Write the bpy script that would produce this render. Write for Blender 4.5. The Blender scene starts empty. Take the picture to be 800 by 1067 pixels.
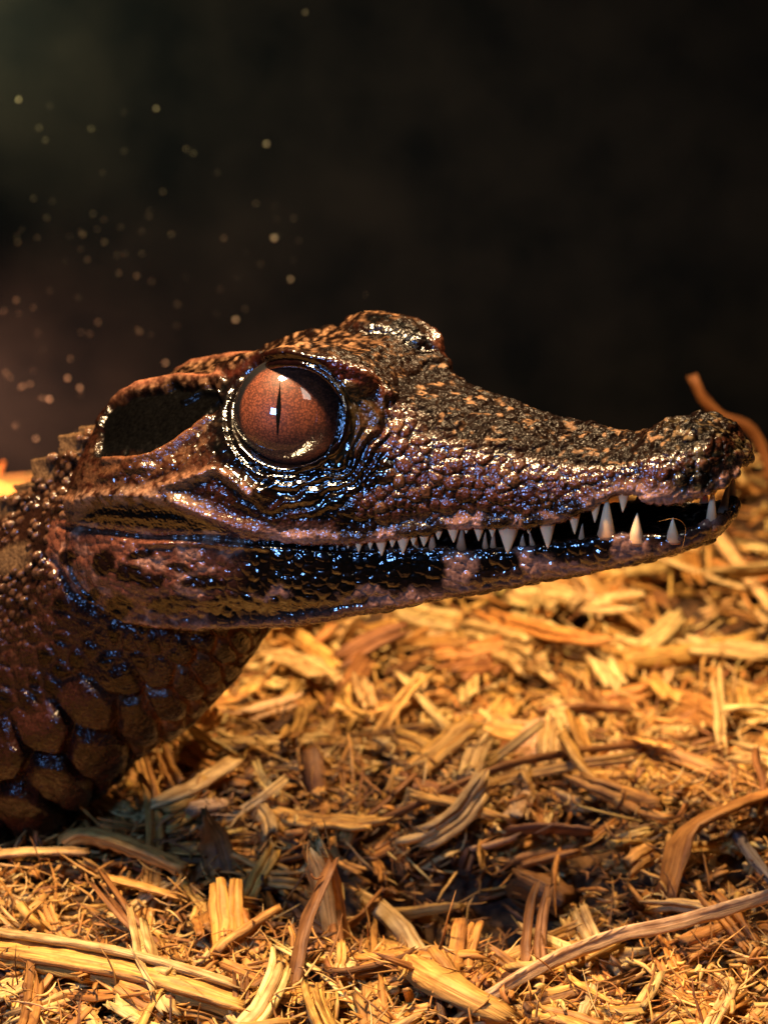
import bpy, math, random
import time as _t; _T0=_t.time()
import numpy as np
from mathutils import Vector, Matrix, kdtree

# ---------------------------------------------------------------- units and camera
S = 1e-4                      # one working unit is a tenth of a millimetre
D = 2000.0                    # camera distance to the focus plane (working units)
TH = math.radians(17.0)       # camera looks down by this much
ST, CT = math.sin(TH), math.cos(TH)
CAM = np.array([0.0, -D * CT, D * ST])
RIGHT = np.array([1.0, 0, 0]); UP = np.array([0, ST, CT]); FWD = np.array([0, CT, -ST])
PX, PY = 400.0, 533.5

sc = bpy.context.scene
cd = bpy.data.cameras.new("camera"); cam = bpy.data.objects.new("camera", cd)
sc.collection.objects.link(cam); sc.camera = cam
cam.location = Vector(CAM * S); cam.rotation_euler = (math.pi / 2 - TH, 0, 0)
cd.sensor_fit = 'VERTICAL'; cd.sensor_height = 24.0; cd.lens = 24.0 * D / 1067.0
cd.clip_start = 0.005; cd.clip_end = 20.0
cd.dof.use_dof = True; cd.dof.focus_distance = 2020 * S
cd.dof.aperture_fstop = (cd.lens * 1e-3) / (21 * S)

w = bpy.data.worlds.new("World"); sc.world = w; w.use_nodes = True
w.node_tree.nodes["Background"].inputs[0].default_value = (1.0, 0.75, 0.55, 1)
w.node_tree.nodes["Background"].inputs[1].default_value = 0.012

def area(name, pos, aim, size, power, col, sy=None, shape=None, spread=180):
    l = bpy.data.lights.new(name, 'AREA'); l.energy = power; l.color = col
    l.shape = shape or ('RECTANGLE' if sy else 'SQUARE'); l.size = size * S
    if sy: l.size_y = sy * S
    l.spread = math.radians(spread)
    o = bpy.data.objects.new(name, l); sc.collection.objects.link(o)
    o.location = Vector(np.array(pos) * S)
    d = Vector(np.array(aim, float) - np.array(pos, float)); o.rotation_euler = d.to_track_quat('-Z', 'Y').to_euler()
    return o
EYE = np.array([-100.0, 40, 90])
TOCAM = -FWD
area("heat_lamp", (-270, -110, 975), (-40, 150, -350), 190, 0.66, (1.0, 0.66, 0.34), shape='DISK')
area("heat_lamp", (340, 560, 920), (20, 260, -300), 200, 0.31, (1.0, 0.66, 0.34), shape='DISK')
cpos = EYE + 950 * (TOCAM - 0.50 * RIGHT + 0.02 * UP)
area("cool_lamp", cpos, (0, 0, 30), 190, 0.072, (0.19, 0.43, 1.0))
wdir = 0.72 * TOCAM + 0.69 * (0.66 * RIGHT + 0.75 * UP)
for k in (-1, 1):                # a window of two panes, up and to the right of the camera
    o = area("window_light", EYE + 900 * wdir + RIGHT * k * 62, EYE, 105, 0.0048, (1.0, 0.93, 0.8), sy=330)
    zax = Vector(wdir).normalized(); xax = Vector(UP).cross(zax).normalized(); yax = zax.cross(xax)
    o.rotation_euler = Matrix((xax, yax, zax)).transposed().to_euler()
area("added_wall_glow", (-1080, 1400, -240), (-680, 1640, -320), 160, 0.13, (1.0, 0.38, 0.18), spread=80)  # unseen light added for the brown glow low on the wall's left
area("added_wall_glow", (-1080, 1400, 540), (-680, 1640, 430), 160, 0.075, (0.95, 0.80, 0.32), spread=80)  # unseen light added for the olive glow higher up

vs = sc.view_settings
vs.view_transform = 'Standard'; vs.look = 'None'; vs.exposure = 0.0; vs.gamma = 1.0; vs.use_curve_mapping = False
sc.cycles.use_denoising = True
sc.cycles.sample_clamp_indirect = 4.0
sc.cycles.max_bounces = 6

# ---------------------------------------------------------------- numeric helpers
def project(P):
    v = P - CAM
    d = v @ FWD
    return PX + D * (v @ RIGHT) / d, PY - D * (v @ UP) / d
def ray(px, py):
    r = FWD * D + RIGHT * (px - PX) + UP * (PY - py)
    return r / np.linalg.norm(r)

def h3(i, j, k, s=0):
    n = (i.astype(np.int64) * 374761393 + j.astype(np.int64) * 668265263 + k.astype(np.int64) * 2147483647 + s * 1274126177) & 0xffffffff
    n = ((n ^ (n >> 13)) * 1274126177) & 0xffffffff
    n = ((n ^ (n >> 16)) * 2246822519) & 0xffffffff
    return ((n ^ (n >> 15)) & 0xffffff) / float(0xffffff)
def vnoise(P, s=0):
    P = np.asarray(P, float); F = np.floor(P); f = P - F; f = f * f * (3 - 2 * f)
    I = F.astype(np.int64); out = 0
    for a in (0, 1):
        wa = f[:, 0] if a else 1 - f[:, 0]
        for b in (0, 1):
            wb = f[:, 1] if b else 1 - f[:, 1]
            for c in (0, 1):
                wc = f[:, 2] if c else 1 - f[:, 2]
                out = out + wa * wb * wc * h3(I[:, 0] + a, I[:, 1] + b, I[:, 2] + c, s)
    return out * 2 - 1
def fbm(P, s=0, o=3):
    r = 0; a = 1; t = 0
    for k in range(o):
        r = r + a * vnoise(P * 2 ** k + 17.3 * k, s + k); t += a; a *= .55
    return r / t
def worley(P, jit=0.85, s=0):
    """F1, F2 and a random per cell, in 3D"""
    F = np.floor(P).astype(np.int64); n = len(P)
    f1 = np.full(n, 9.0); f2 = np.full(n, 9.0); idr = np.zeros(n)
    for a in (-1, 0, 1):
        for b in (-1, 0, 1):
            for c in (-1, 0, 1):
                i, j, k = F[:, 0] + a, F[:, 1] + b, F[:, 2] + c
                d = (i + .5 + jit * (h3(i, j, k, s + 1) - .5) - P[:, 0]) ** 2 + (j + .5 + jit * (h3(i, j, k, s + 2) - .5) - P[:, 1]) ** 2 + (k + .5 + jit * (h3(i, j, k, s + 3) - .5) - P[:, 2]) ** 2
                cl = d < f1
                f2 = np.where(cl, f1, np.minimum(f2, d)); idr = np.where(cl, h3(i, j, k, s + 4), idr); f1 = np.where(cl, d, f1)
    return np.sqrt(f1), np.sqrt(f2), idr
def worley2(p, q, jit=0.5, s=0, hexa=True):
    F1 = np.full(len(p), 9.0); F2 = F1.copy(); idr = np.zeros(len(p)); dx = np.zeros(len(p)); dy = dx.copy()
    J = np.floor(q).astype(np.int64)
    for b in (-1, 0, 1):
        j = J + b; off = .5 * (j % 2) if hexa else 0
        I = np.floor(p - off).astype(np.int64)
        for a in (-1, 0, 1):
            i = I + a
            ex = p - (i + off + .5 + jit * (h3(i, j, j, s + 1) - .5)); ey = q - (j + .5 + jit * (h3(i, j, j, s + 2) - .5))
            d = ex * ex + ey * ey; cl = d < F1
            F2 = np.where(cl, F1, np.minimum(F2, d)); idr = np.where(cl, h3(i, j, j, s + 4), idr)
            dx = np.where(cl, ex, dx); dy = np.where(cl, ey, dy); F1 = np.where(cl, d, F1)
    return np.sqrt(F1), np.sqrt(F2), idr, dx, dy
def sstep(a, b, x):
    t = np.clip((x - a) / (b - a), 0, 1); return t * t * (3 - 2 * t)
def segdist(u, v, pts):
    """distance to a polyline and the 0..1 place along it"""
    pts = np.array(pts, float); best = np.full(len(u), 1e9); tt = np.zeros(len(u)); n = len(pts) - 1
    for k in range(n):
        a, b = pts[k], pts[k + 1]; e = b - a
        t = np.clip(((u - a[0]) * e[0] + (v - a[1]) * e[1]) / (e @ e + 1e-9), 0, 1)
        d = np.hypot(u - a[0] - t * e[0], v - a[1] - t * e[1])
        c = d < best; tt = np.where(c, (k + t) / n, tt); best = np.where(c, d, best)
    return best, tt
def inpoly(u, v, pts, soft=3.0):
    pts = list(pts); d, _ = segdist(u, v, pts + [pts[0]])
    ins = np.zeros(len(u), bool); n = len(pts)
    for k in range(n):
        x1, y1 = pts[k]; x2, y2 = pts[(k + 1) % n]
        c = ((y1 > v) != (y2 > v)) & (u < (x2 - x1) * (v - y1) / ((y2 - y1) or 1e-9) + x1)
        ins ^= c
    return sstep(-soft, soft, np.where(ins, d, -d))
def smooth_curve(pts, n):
    """Catmull-Rom through points"""
    P = np.array(pts, float); P = np.vstack([2 * P[0] - P[1], P, 2 * P[-1] - P[-2]])
    m = len(P) - 3; t = np.linspace(0, m - 1e-6, n); i = t.astype(int); f = (t - i)[:, None]
    a, b, c, d = P[i], P[i + 1], P[i + 2], P[i + 3]
    return .5 * (2 * b + (c - a) * f + (2 * a - 5 * b + 4 * c - d) * f ** 2 + (3 * b - a - 3 * c + d) * f ** 3)

# ---------------------------------------------------------------- object helpers
ORIG = {}
def link(name, verts, faces, mat=None, parent=None, smooth=True, attrs=None, origin=None):
    """verts in working units (world); the object's origin sits at `origin`"""
    V = np.asarray(verts, float)
    o0 = np.zeros(3) if origin is None else np.asarray(origin, float)
    me = bpy.data.meshes.new(name)
    if isinstance(faces, np.ndarray):
        nq, kq = faces.shape
        me.vertices.add(len(V)); me.vertices.foreach_set("co", np.ascontiguousarray((V - o0) * S, dtype=np.float32).ravel())
        me.loops.add(nq * kq); me.loops.foreach_set("vertex_index", np.ascontiguousarray(faces, dtype=np.int32).ravel())
        me.polygons.add(nq); me.polygons.foreach_set("loop_start", np.arange(0, nq * kq, kq, dtype=np.int32))
    else:
        me.from_pydata(((V - o0) * S).tolist(), [], faces)
    if smooth: me.polygons.foreach_set("use_smooth", np.ones(len(me.polygons), bool))
    for an, (ty, arr) in (attrs or {}).items():
        at = me.attributes.new(an, ty, 'POINT')
        at.data.foreach_set({'FLOAT': 'value', 'FLOAT_COLOR': 'color', 'FLOAT_VECTOR': 'vector'}[ty], np.ascontiguousarray(arr, dtype=np.float32).ravel())
    me.update(calc_edges=True)
    ob = bpy.data.objects.new(name, me); sc.collection.objects.link(ob)
    if mat: me.materials.append(mat)
    ORIG[ob.name] = o0
    if parent: ob.parent = parent; ob.location = Vector((o0 - ORIG[parent.name]) * S)
    else: ob.location = Vector(o0 * S)
    return ob
def tag(o, label=None, cat=None, group=None, kind=None):
    if label: o["label"] = label
    if cat: o["category"] = cat
    if group: o["group"] = group
    if kind: o["kind"] = kind
    return o

def mat(name):
    m = bpy.data.materials.new(name); m.use_nodes = True
    nt = m.node_tree; return m, nt, nt.nodes["Principled BSDF"]
def node(nt, typ, **kw):
    n = nt.nodes.new(typ)
    for k, v in kw.items():
        if k.startswith('i_'): n.inputs[k[2:].replace('_', ' ')].default_value = v
        else: setattr(n, k, v)
    return n

# skin: colour and wetness come from the hide's markings with some painted light and shade, fine grain from noise
skin, nt, bs = mat("wet_hide")
L = nt.links.new
at = node(nt, 'ShaderNodeAttribute', attribute_name='hide')
tc = node(nt, 'ShaderNodeTexCoord')
mp = node(nt, 'ShaderNodeMapping'); mp.inputs['Scale'].default_value = (1 / S,) * 3
L(tc.outputs['Object'], mp.inputs[0])
n1 = node(nt, 'ShaderNodeTexNoise'); n1.inputs['Scale'].default_value = .28; n1.inputs['Detail'].default_value = 3
L(mp.outputs[0], n1.inputs['Vector'])
mx = node(nt, 'ShaderNodeMixRGB', blend_type='MULTIPLY'); mx.inputs[0].default_value = .75
rp = node(nt, 'ShaderNodeValToRGB'); rp.color_ramp.elements[0].position = .32; rp.color_ramp.elements[0].color = (.35, .3, .28, 1)
rp.color_ramp.elements[1].position = .66; rp.color_ramp.elements[1].color = (1.25, 1.2, 1.15, 1)
L(n1.outputs['Fac'], rp.inputs[0]); L(at.outputs['Color'], mx.inputs[1]); L(rp.outputs[0], mx.inputs[2]); L(mx.outputs[0], bs.inputs['Base Color'])
L(at.outputs['Alpha'], bs.inputs['Roughness'])
wt = node(nt, 'ShaderNodeAttribute', attribute_name='wet'); L(wt.outputs['Fac'], bs.inputs['Coat Weight']); L(wt.outputs['Fac'], bs.inputs['Specular IOR Level']); bs.inputs['Coat Roughness'].default_value = .07
bp = node(nt, 'ShaderNodeBump'); gr = node(nt, 'ShaderNodeAttribute', attribute_name='grit'); L(gr.outputs['Fac'], bp.inputs['Strength']); bp.inputs['Distance'].default_value = 1.5 * S
n2 = node(nt, 'ShaderNodeTexNoise'); n2.inputs['Scale'].default_value = .22; n2.inputs['Detail'].default_value = 2
L(mp.outputs[0], n2.inputs['Vector']); v2 = node(nt, 'ShaderNodeTexVoronoi'); v2.inputs['Scale'].default_value = .24; L(mp.outputs[0], v2.inputs['Vector'])
sb = node(nt, 'ShaderNodeMath', operation='MULTIPLY_ADD'); sb.inputs[1].default_value = -.9; L(v2.outputs['Distance'], sb.inputs[0]); L(n2.outputs['Fac'], sb.inputs[2])
L(sb.outputs[0], bp.inputs['Height'])
L(bp.outputs[0], bs.inputs['Normal']); L(bp.outputs[0], bs.inputs['Coat Normal'])

# wood: fibres run along each piece ("grain" holds along, across, seed)
def wood_mat(name, dust=False):
    m, nt, bs = mat(name); L = nt.links.new
    g = node(nt, 'ShaderNodeAttribute', attribute_name='grain'); t = node(nt, 'ShaderNodeAttribute', attribute_name='tone')
    mp = node(nt, 'ShaderNodeMapping'); mp.inputs['Scale'].default_value = (.018, .30, 1); L(g.outputs['Vector'], mp.inputs[0])
    n = node(nt, 'ShaderNodeTexNoise'); n.inputs['Scale'].default_value = 1; n.inputs['Detail'].default_value = 4; L(mp.outputs[0], n.inputs['Vector'])
    mp2 = node(nt, 'ShaderNodeMapping'); mp2.inputs['Scale'].default_value = (.05, .07, 1); L(g.outputs['Vector'], mp2.inputs[0])
    nb = node(nt, 'ShaderNodeTexNoise'); nb.inputs['Scale'].default_value = 1; nb.inputs['Detail'].default_value = 3; L(mp2.outputs[0], nb.inputs['Vector'])
    rp = node(nt, 'ShaderNodeValToRGB'); e = rp.color_ramp.elements
    e[0].position = .3; e[0].color = (.38, .27, .18, 1); e[1].position = .62; e[1].color = (1.15, 1.12, 1.1, 1)
    L(n.outputs['Fac'], rp.inputs[0])
    rb = node(nt, 'ShaderNodeValToRGB'); e = rb.color_ramp.elements
    e[0].position = .34; e[0].color = (.5, .38, .28, 1); e[1].position = .56; e[1].color = (1, 1, 1, 1)
    L(nb.outputs['Fac'], rb.inputs[0])
    a = node(nt, 'ShaderNodeMixRGB', blend_type='MULTIPLY'); a.inputs[0].default_value = .8; L(t.outputs['Color'], a.inputs[1]); L(rp.outputs[0], a.inputs[2])
    b = node(nt, 'ShaderNodeMixRGB', blend_type='MULTIPLY'); b.inputs[0].default_value = .7; L(a.outputs[0], b.inputs[1]); L(rb.outputs[0], b.inputs[2])
    L(b.outputs[0], bs.inputs['Base Color']); bs.inputs['Roughness'].default_value = .62
    bp = node(nt, 'ShaderNodeBump'); bp.inputs['Strength'].default_value = .8; bp.inputs['Distance'].default_value = 2.2 * S
    L(n.outputs['Fac'], bp.inputs['Height']); L(bp.outputs[0], bs.inputs['Normal'])
    return m
wood = wood_mat("split_wood")

# ---------------------------------------------------------------- setting: bedding ground and terrarium wall
ZG = -540.0
_rs = np.random.default_rng(3)
def gh(x, y):
    x = np.asarray(x, float); y = np.asarray(y, float)
    P = np.stack([x.ravel() / 240, y.ravel() / 240, 0 * x.ravel()], 1)
    z = ZG + 26 * fbm(P, 5, 2).reshape(x.shape)
    def bump(cx, cy, rx, ry, h): return h * np.exp(-((x - cx) / rx) ** 2 - ((y - cy) / ry) ** 2)
    z = z + bump(80, 150, 200, 120, -105) + bump(-330, -90, 190, 120, 28) + bump(330, 330, 260, 160, 30) + bump(-120, 420, 260, 200, 20)
    z = z + .10 * np.clip(y - 700, 0, 2000) + bump(900, 1350, 330, 330, 130)
    return z
def on_ground(px, py, h=0.0):
    r = ray(px, py); t0, t1 = 800.0, 6000.0
    for t in np.arange(900, 6000, 20):
        p = CAM + r * t
        if p[2] < float(gh(p[0], p[1])) + h: t1 = t; break
    t0 = t1 - 20
    for _ in range(20):
        tm = (t0 + t1) / 2; p = CAM + r * tm
        if p[2] < float(gh(p[0], p[1])) + h: t1 = tm
        else: t0 = tm
    return CAM + r * t1
YW = 1640.0

gx = np.linspace(-2200, 2200, 160); gy = np.linspace(-700, YW - 2, 110)
GX, GY = np.meshgrid(gx, gy); GZ = gh(GX, GY) - 26
V = np.stack([GX.ravel(), GY.ravel(), GZ.ravel()], 1)
idx = np.arange(160 * 110).reshape(110, 160)
F = np.stack([idx[:-1, :-1], idx[:-1, 1:], idx[1:, 1:], idx[1:, :-1]], -1).reshape(-1, 4)
gm, nt, bs = mat("fine_bedding"); L = nt.links.new
tc = node(nt, 'ShaderNodeTexCoord'); n = node(nt, 'ShaderNodeTexNoise'); n.inputs['Scale'].default_value = .05 / S; n.inputs['Detail'].default_value = 5
L(tc.outputs['Object'], n.inputs['Vector']); rp = node(nt, 'ShaderNodeValToRGB')
rp.color_ramp.elements[0].position = .35; rp.color_ramp.elements[0].color = (.03, .013, .006, 1); rp.color_ramp.elements[1].position = .7; rp.color_ramp.elements[1].color = (.22, .11, .04, 1)
L(n.outputs['Fac'], rp.inputs[0]); L(rp.outputs[0], bs.inputs['Base Color']); bs.inputs['Roughness'].default_value = .9
bp = node(nt, 'ShaderNodeBump'); bp.inputs['Distance'].default_value = 8 * S; L(n.outputs['Fac'], bp.inputs['Height']); L(bp.outputs[0], bs.inputs['Normal'])
tag(link("ground", V, F, gm), kind="structure")

wm, nt, bs = mat("dark_fogged_glass"); L = nt.links.new
tc = node(nt, 'ShaderNodeTexCoord'); n = node(nt, 'ShaderNodeTexNoise'); n.inputs['Scale'].default_value = .006 / S; n.inputs['Detail'].default_value = 5
L(tc.outputs['Object'], n.inputs['Vector']); rp = node(nt, 'ShaderNodeValToRGB')
rp.color_ramp.elements[0].position = .3; rp.color_ramp.elements[0].color = (.0020, .0027, .0040, 1); rp.color_ramp.elements[1].position = .72; rp.color_ramp.elements[1].color = (.0055, .0060, .0072, 1)
L(n.outputs['Fac'], rp.inputs[0]); L(rp.outputs[0], bs.inputs['Base Color']); bs.inputs['Roughness'].default_value = .85; bs.inputs['Specular IOR Level'].default_value = 0.0
def box(x0, x1, y0, y1, z0, z1):
    V = np.array([(x, y, z) for x in (x0, x1) for y in (y0, y1) for z in (z0, z1)], float)
    return V, [[0, 1, 3, 2], [4, 6, 7, 5], [0, 4, 5, 1], [2, 3, 7, 6], [0, 2, 6, 4], [1, 5, 7, 3]]
V, F = box(-2600, 2600, YW, YW + 60, -700, 2400)
tag(link("terrarium_wall", V, F, wm, smooth=False), "dark terrarium back wall behind the bedding, fogged and spotted at its left", "wall")

# ================================================================= THE CAIMAN
PSI = math.radians(24.0)
HO = np.array([-51.0, 165.0, 0.0])
HF = np.array([math.cos(PSI), -math.sin(PSI), 0]); HL = np.array([math.sin(PSI), math.cos(PSI), 0]); HU = np.array([0, 0, 1.0])
HM = np.stack([HF, HL, HU])                     # rows: head axes in world
def h2w(P): return HO + np.asarray(P) @ HM
def w2h(P): return (np.asarray(P) - HO) @ HM.T
def fn(pairs):
    xs, ys = zip(*pairs); return lambda X: np.interp(X, xs, ys)
W = fn([(-290, 120), (-265, 148), (-200, 162), (-100, 160), (0, 150), (80, 127), (160, 103), (250, 87), (330, 78), (400, 70), (430, 58), (450, 40), (460, 22), (466, 4)])
WC = fn([(-290, 50), (-264, 62), (-200, 60), (-120, 56), (-60, 60), (-20, 84), (15, 104), (50, 98), (100, 74), (160, 56), (250, 48), (330, 45), (400, 46), (430, 40), (450, 28), (460, 14), (466, 3)])
def unproj(px, py, k):
    """pixel to the vertical surface y = k(X) of the head"""
    r = ray(px, py); X = 0.0
    for _ in range(60):
        t = ((HO - CAM) @ HL + float(k(X))) / (r @ HL)
        X = .5 * X + .5 * float(w2h(CAM + r * t)[0])
    t = ((HO - CAM) @ HL + float(k(X))) / (r @ HL)
    return w2h(CAM + r * t)
def zcurve(pts, k):
    q = np.array([unproj(a, b, k) for a, b in pts]); o = np.argsort(q[:, 0]); q = q[o]
    return lambda X: np.interp(X, q[:, 0], q[:, 2])

LIP = [(55, 549), (100, 553), (140, 557), (190, 560), (240, 561), (285, 565), (330, 565), (380, 565), (420, 560), (460, 552), (500, 550), (540, 550), (580, 543), (610, 531), (640, 518), (660, 516), (690, 524), (720, 521), (750, 509), (772, 492)]
CANT = [(97, 478), (101, 452), (108, 430), (122, 412), (142, 402), (180, 394), (228, 385), (260, 374), (300, 367), (345, 374), (405, 410), (440, 427), (500, 442), (560, 458), (620, 470), (660, 468), (700, 460), (740, 456), (775, 470)]
TOPS = [(470, 398), (490, 404), (520, 417), (560, 434), (600, 454), (640, 463), (660, 461), (680, 445), (700, 433), (740, 434), (762, 445), (776, 462)]
JTOP = [(55, 541), (150, 549), (240, 554), (290, 562), (400, 576), (500, 574), (560, 569), (600, 563), (640, 556), (680, 558), (710, 556), (740, 541), (762, 524)]
JBOT = [(45, 580), (75, 612), (130, 648), (200, 661), (290, 655), (400, 638), (500, 619), (600, 600), (700, 579), (740, 562), (765, 535)]
zlip = zcurve(LIP, lambda X: -W(X)); zcan = zcurve(CANT, lambda X: -WC(X)); ztop_s = zcurve(TOPS, lambda X: .55 * WC(X))
JW = lambda X: W(X) * np.interp(X, [-290, 0, 250, 420, 445, 452], [1.0, .98, .95, .92, .75, .1])
zjt = zcurve(JTOP, lambda X: -JW(X)); zjb = zcurve(JBOT, lambda X: -.93 * JW(X))
def ztop(X):
    a = zcan(X); snout = ztop_s(X)
    t = np.clip((X - 70) / 50, 0, 1); return (a - 10) * (1 - t) + snout * t

def loft(sections):
    """sections: list of (m,3) rings in head frame; closed with end fans"""
    m = len(sections[0]); n = len(sections); V = np.vstack(sections)
    F = []
    for i in range(n - 1):
        for j in range(m):
            F.append([i * m + j, i * m + (j + 1) % m, (i + 1) * m + (j + 1) % m, (i + 1) * m + j])
    V = np.vstack([V, sections[0].mean(0), sections[-1].mean(0)])
    for j in range(m):
        F.append([n * m, (j + 1) % m, j]); F.append([n * m + 1, (n - 1) * m + j, (n - 1) * m + (j + 1) % m])
    return V, F
def ring(half, X, per=64):
    """half: (y<0, z) points from bottom midline to top midline, mirrored and smoothed"""
    h = np.array(half, float); full = np.vstack([h, [(-y, z) for y, z in h[-2:0:-1]]])
    P = np.vstack([full[-1], full, full[:2]]); m = len(full); t = np.linspace(0, m, per, endpoint=False); i = t.astype(int); f = (t - i)[:, None]
    a, b, c, d = P[i], P[i + 1], P[i + 2], P[np.minimum(i + 3, len(P) - 1)]
    q = .5 * (2 * b + (c - a) * f * .9 + (2 * a - 5 * b + 4 * c - d) * f ** 2 + (3 * b - a - 3 * c + d) * f ** 3)
    return np.column_stack([np.full(per, X), q])
parts_v, parts_f, parts_l = [], [], []
def addp(V, F, lab):
    o = sum(len(v) for v in parts_v); parts_v.append(np.asarray(V, float)); parts_f.extend([[i + o for i in f] for f in F]); parts_l.append(np.full(len(V), lab))

secs = []
for X in np.concatenate([np.linspace(-278, 430, 110), np.linspace(433, 464, 16)]):
    wv, wc, zl, zc, zt = float(W(X)), float(WC(X)), float(zlip(X)), float(zcan(X)), float(ztop(X))
    if X > 440:            # the snout closes as a rounded front
        q = math.sqrt(max(0, 1 - ((X - 440) / 25) ** 2)); zm = zl + .45 * (zt - zl); zl = zm + (zl - zm) * (.35 + .65 * q); zc = zm + (zc - zm) * (.35 + .65 * q); zt = zm + (zt - zm) * (.35 + .65 * q)
    e = np.clip((X - 30) / 120, 0, 1)                                     # cheek wall: slanted behind, upright on the snout
    half = [(0, zl + 14), (-.75 * wv, zl + 8), (-.96 * wv, zl + 1), (-1.01 * wv, zl + .22 * (zc - zl)),
            (-(.93 + .06 * e) * wv, zl + .48 * (zc - zl)), (-(wc + (.42 + .28 * e) * (wv - wc)), zl + .78 * (zc - zl)), (-wc, zc), (-.5 * wc, zt + .25 * (zc - zt)), (0, zt)]
    secs.append(ring(half, X))
addp(*loft(secs), 0)
secs = []
for X in np.concatenate([np.linspace(-284, 420, 110), np.linspace(424, 451, 12)]):
    wv, zt, zb = float(JW(X)), float(zjt(X)), float(zjb(X))
    if X < -200:
        q = math.sqrt(max(0.02, 1 - ((X + 200) / 88) ** 2)); zm = zt - 8; zb = zm + (zb - zm) * q
    if X > 425:
        q = math.sqrt(max(0.02, 1 - ((X - 425) / 28) ** 2)); zm = .5 * (zt + zb); zb = zm + (zb - zm) * q; zt = zm + (zt - zm) * q
    open_ = np.clip((X - 170) / 80, 0, 1)
    half = [(0, zb - 5), (-.55 * wv, zb - 5), (-.88 * wv, zb), (-.99 * wv, zb + .3 * (zt - zb)), (-1.0 * wv, zb + .75 * (zt - zb)), (-.95 * wv, zt), (-.78 * wv, zt - 3 + 10 * (1 - open_)), (0, zt - 14 * open_ + 14 * (1 - open_))]
    secs.append(ring(half, X))
addp(*loft(secs), 1)

# neck and body: rings between the nape line and the throat line
TB = [((215, 480), (330, 590), 105), ((110, 480), (272, 655), 138), ((62, 500), (222, 720), 132), ((20, 520), (158, 774), 128), ((-30, 545), (74, 840), 138),
      ((-100, 580), (-15, 892), 155), ((-240, 610), (-130, 935), 190), ((-380, 650), (-330, 950), 180), ((-480, 740), (-460, 958), 125), ((-560, 830), (-550, 962), 70), ((-660, 900), (-655, 968), 34), ((-780, 940), (-776, 972), 16)]
zero = lambda X: 0.0
Tm = np.array([unproj(*t, zero) for t, b, r in TB]); Bm = np.array([unproj(*b, zero) for t, b, r in TB]); Rm = np.array([[r] for t, b, r in TB], float)
al = smooth_curve(np.hstack([Tm, Bm, Rm]), 90); secs = []
ph = np.linspace(0, 2 * math.pi, 72, endpoint=False)
for row in al:
    t, b, r = row[0:3], row[3:6], row[6]; c = (t + b) / 2; hv = (t - b) / 2
    secs.append(c + np.cos(ph)[:, None] * hv + (np.sign(np.sin(ph)) * np.abs(np.sin(ph)) ** .9)[:, None] * np.array([0, r, 0]))
addp(*loft(secs), 2)
def ellipsoid(c, r, rot=0, n=28):
    a = np.linspace(0, math.pi, n); b = np.linspace(0, 2 * math.pi, 2 * n, endpoint=False)
    secs = [np.column_stack([np.full(2 * n, math.cos(t) * r[0]), math.sin(t) * r[1] * np.cos(b), math.sin(t) * r[2] * np.sin(b)]) for t in a[1:-1]]
    V, F = loft(secs); cs, sn = math.cos(rot), math.sin(rot)
    V = np.column_stack([V[:, 0] * cs - V[:, 2] * sn, V[:, 1], V[:, 0] * sn + V[:, 2] * cs])
    return V + np.array(c), [f[::-1] for f in F]
zb0 = float(zcan(0))
for s in (-1, 1):
    addp(*ellipsoid((20, s * 88, zb0 - 22), (62, 34, 36), -.12), 0)      # brow over each eye
    addp(*ellipsoid((14, s * 104, zb0 - 72), (60, 46, 60)), 0)           # eye mound
    addp(*ellipsoid((418, s * 20, float(ztop_s(410)) - 12), (30, 21, 15), -.1), 0)   # nostril swelling
SCU = []
# keeled scutes standing on the nape
for (tip, a, b, lat, th_) in [((67, 457), (104, 454), (82, 486), -22, 16), ((39, 482), (80, 474), (52, 512), -30, 18), ((-12, 524), (42, 516), (22, 548), -36, 20), ((12, 584), (40, 566), (38, 590), -95, 9)]:
    for s in (1, -1):
        kf = lambda X: lat
        q = np.array([unproj(*p, kf) for p in (tip, a, b)])
        base = (q[1] + q[2]) / 2 + (q[1] + q[2] - 2 * q[0]) * .25
        V = np.array([q[0] + (0, 1.5, 0), q[0] - (0, 1.5, 0), q[1] + (0, th_, 0), q[1] - (0, th_, 0), q[2] + (0, th_, 0), q[2] - (0, th_, 0), base + (0, th_, 0), base - (0, th_, 0)])
        V = V.mean(0) + (V - V.mean(0)) * 1.3; V[:, 1] *= s
        F = [[0, 1, 3, 2], [1, 0, 4, 5], [0, 2, 6], [0, 6, 4], [1, 7, 3], [1, 5, 7], [2, 3, 7, 6], [4, 6, 7, 5]]
        addp(V, F, 3); SCU.append((q[0] * np.array([1, s, 1]), q.mean(0) * np.array([1, s, 1])))

PV = np.vstack(parts_v); PL = np.concatenate(parts_l)
tmp = bpy.data.meshes.new("tmp"); tmp.from_pydata(PV.tolist(), [], parts_f); tmp.update()
import bmesh
bm = bmesh.new(); bm.from_mesh(tmp); bmesh.ops.recalc_face_normals(bm, faces=bm.faces); bm.to_mesh(tmp); bm.free()
to = bpy.data.objects.new("tmp", tmp); sc.collection.objects.link(to)
VOX = 1.75
md = to.modifiers.new("r", 'REMESH'); md.mode = 'VOXEL'; md.voxel_size = VOX
ev = to.evaluated_get(bpy.context.evaluated_depsgraph_get()); me = bpy.data.meshes.new_from_object(ev)
nv = len(me.vertices); co = np.zeros(nv * 3, np.float32); me.vertices.foreach_get("co", co); co = co.reshape(-1, 3).astype(float)
nf = len(me.polygons); lt = np.zeros(nf, np.int32); me.polygons.foreach_get("loop_total", lt)
li = np.zeros(len(me.loops), np.int32); me.loops.foreach_get("vertex_index", li)
assert (lt == 4).all()
FQ = li.reshape(-1, 4)
bpy.data.objects.remove(to); bpy.data.meshes.remove(tmp); bpy.data.meshes.remove(me)
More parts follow.
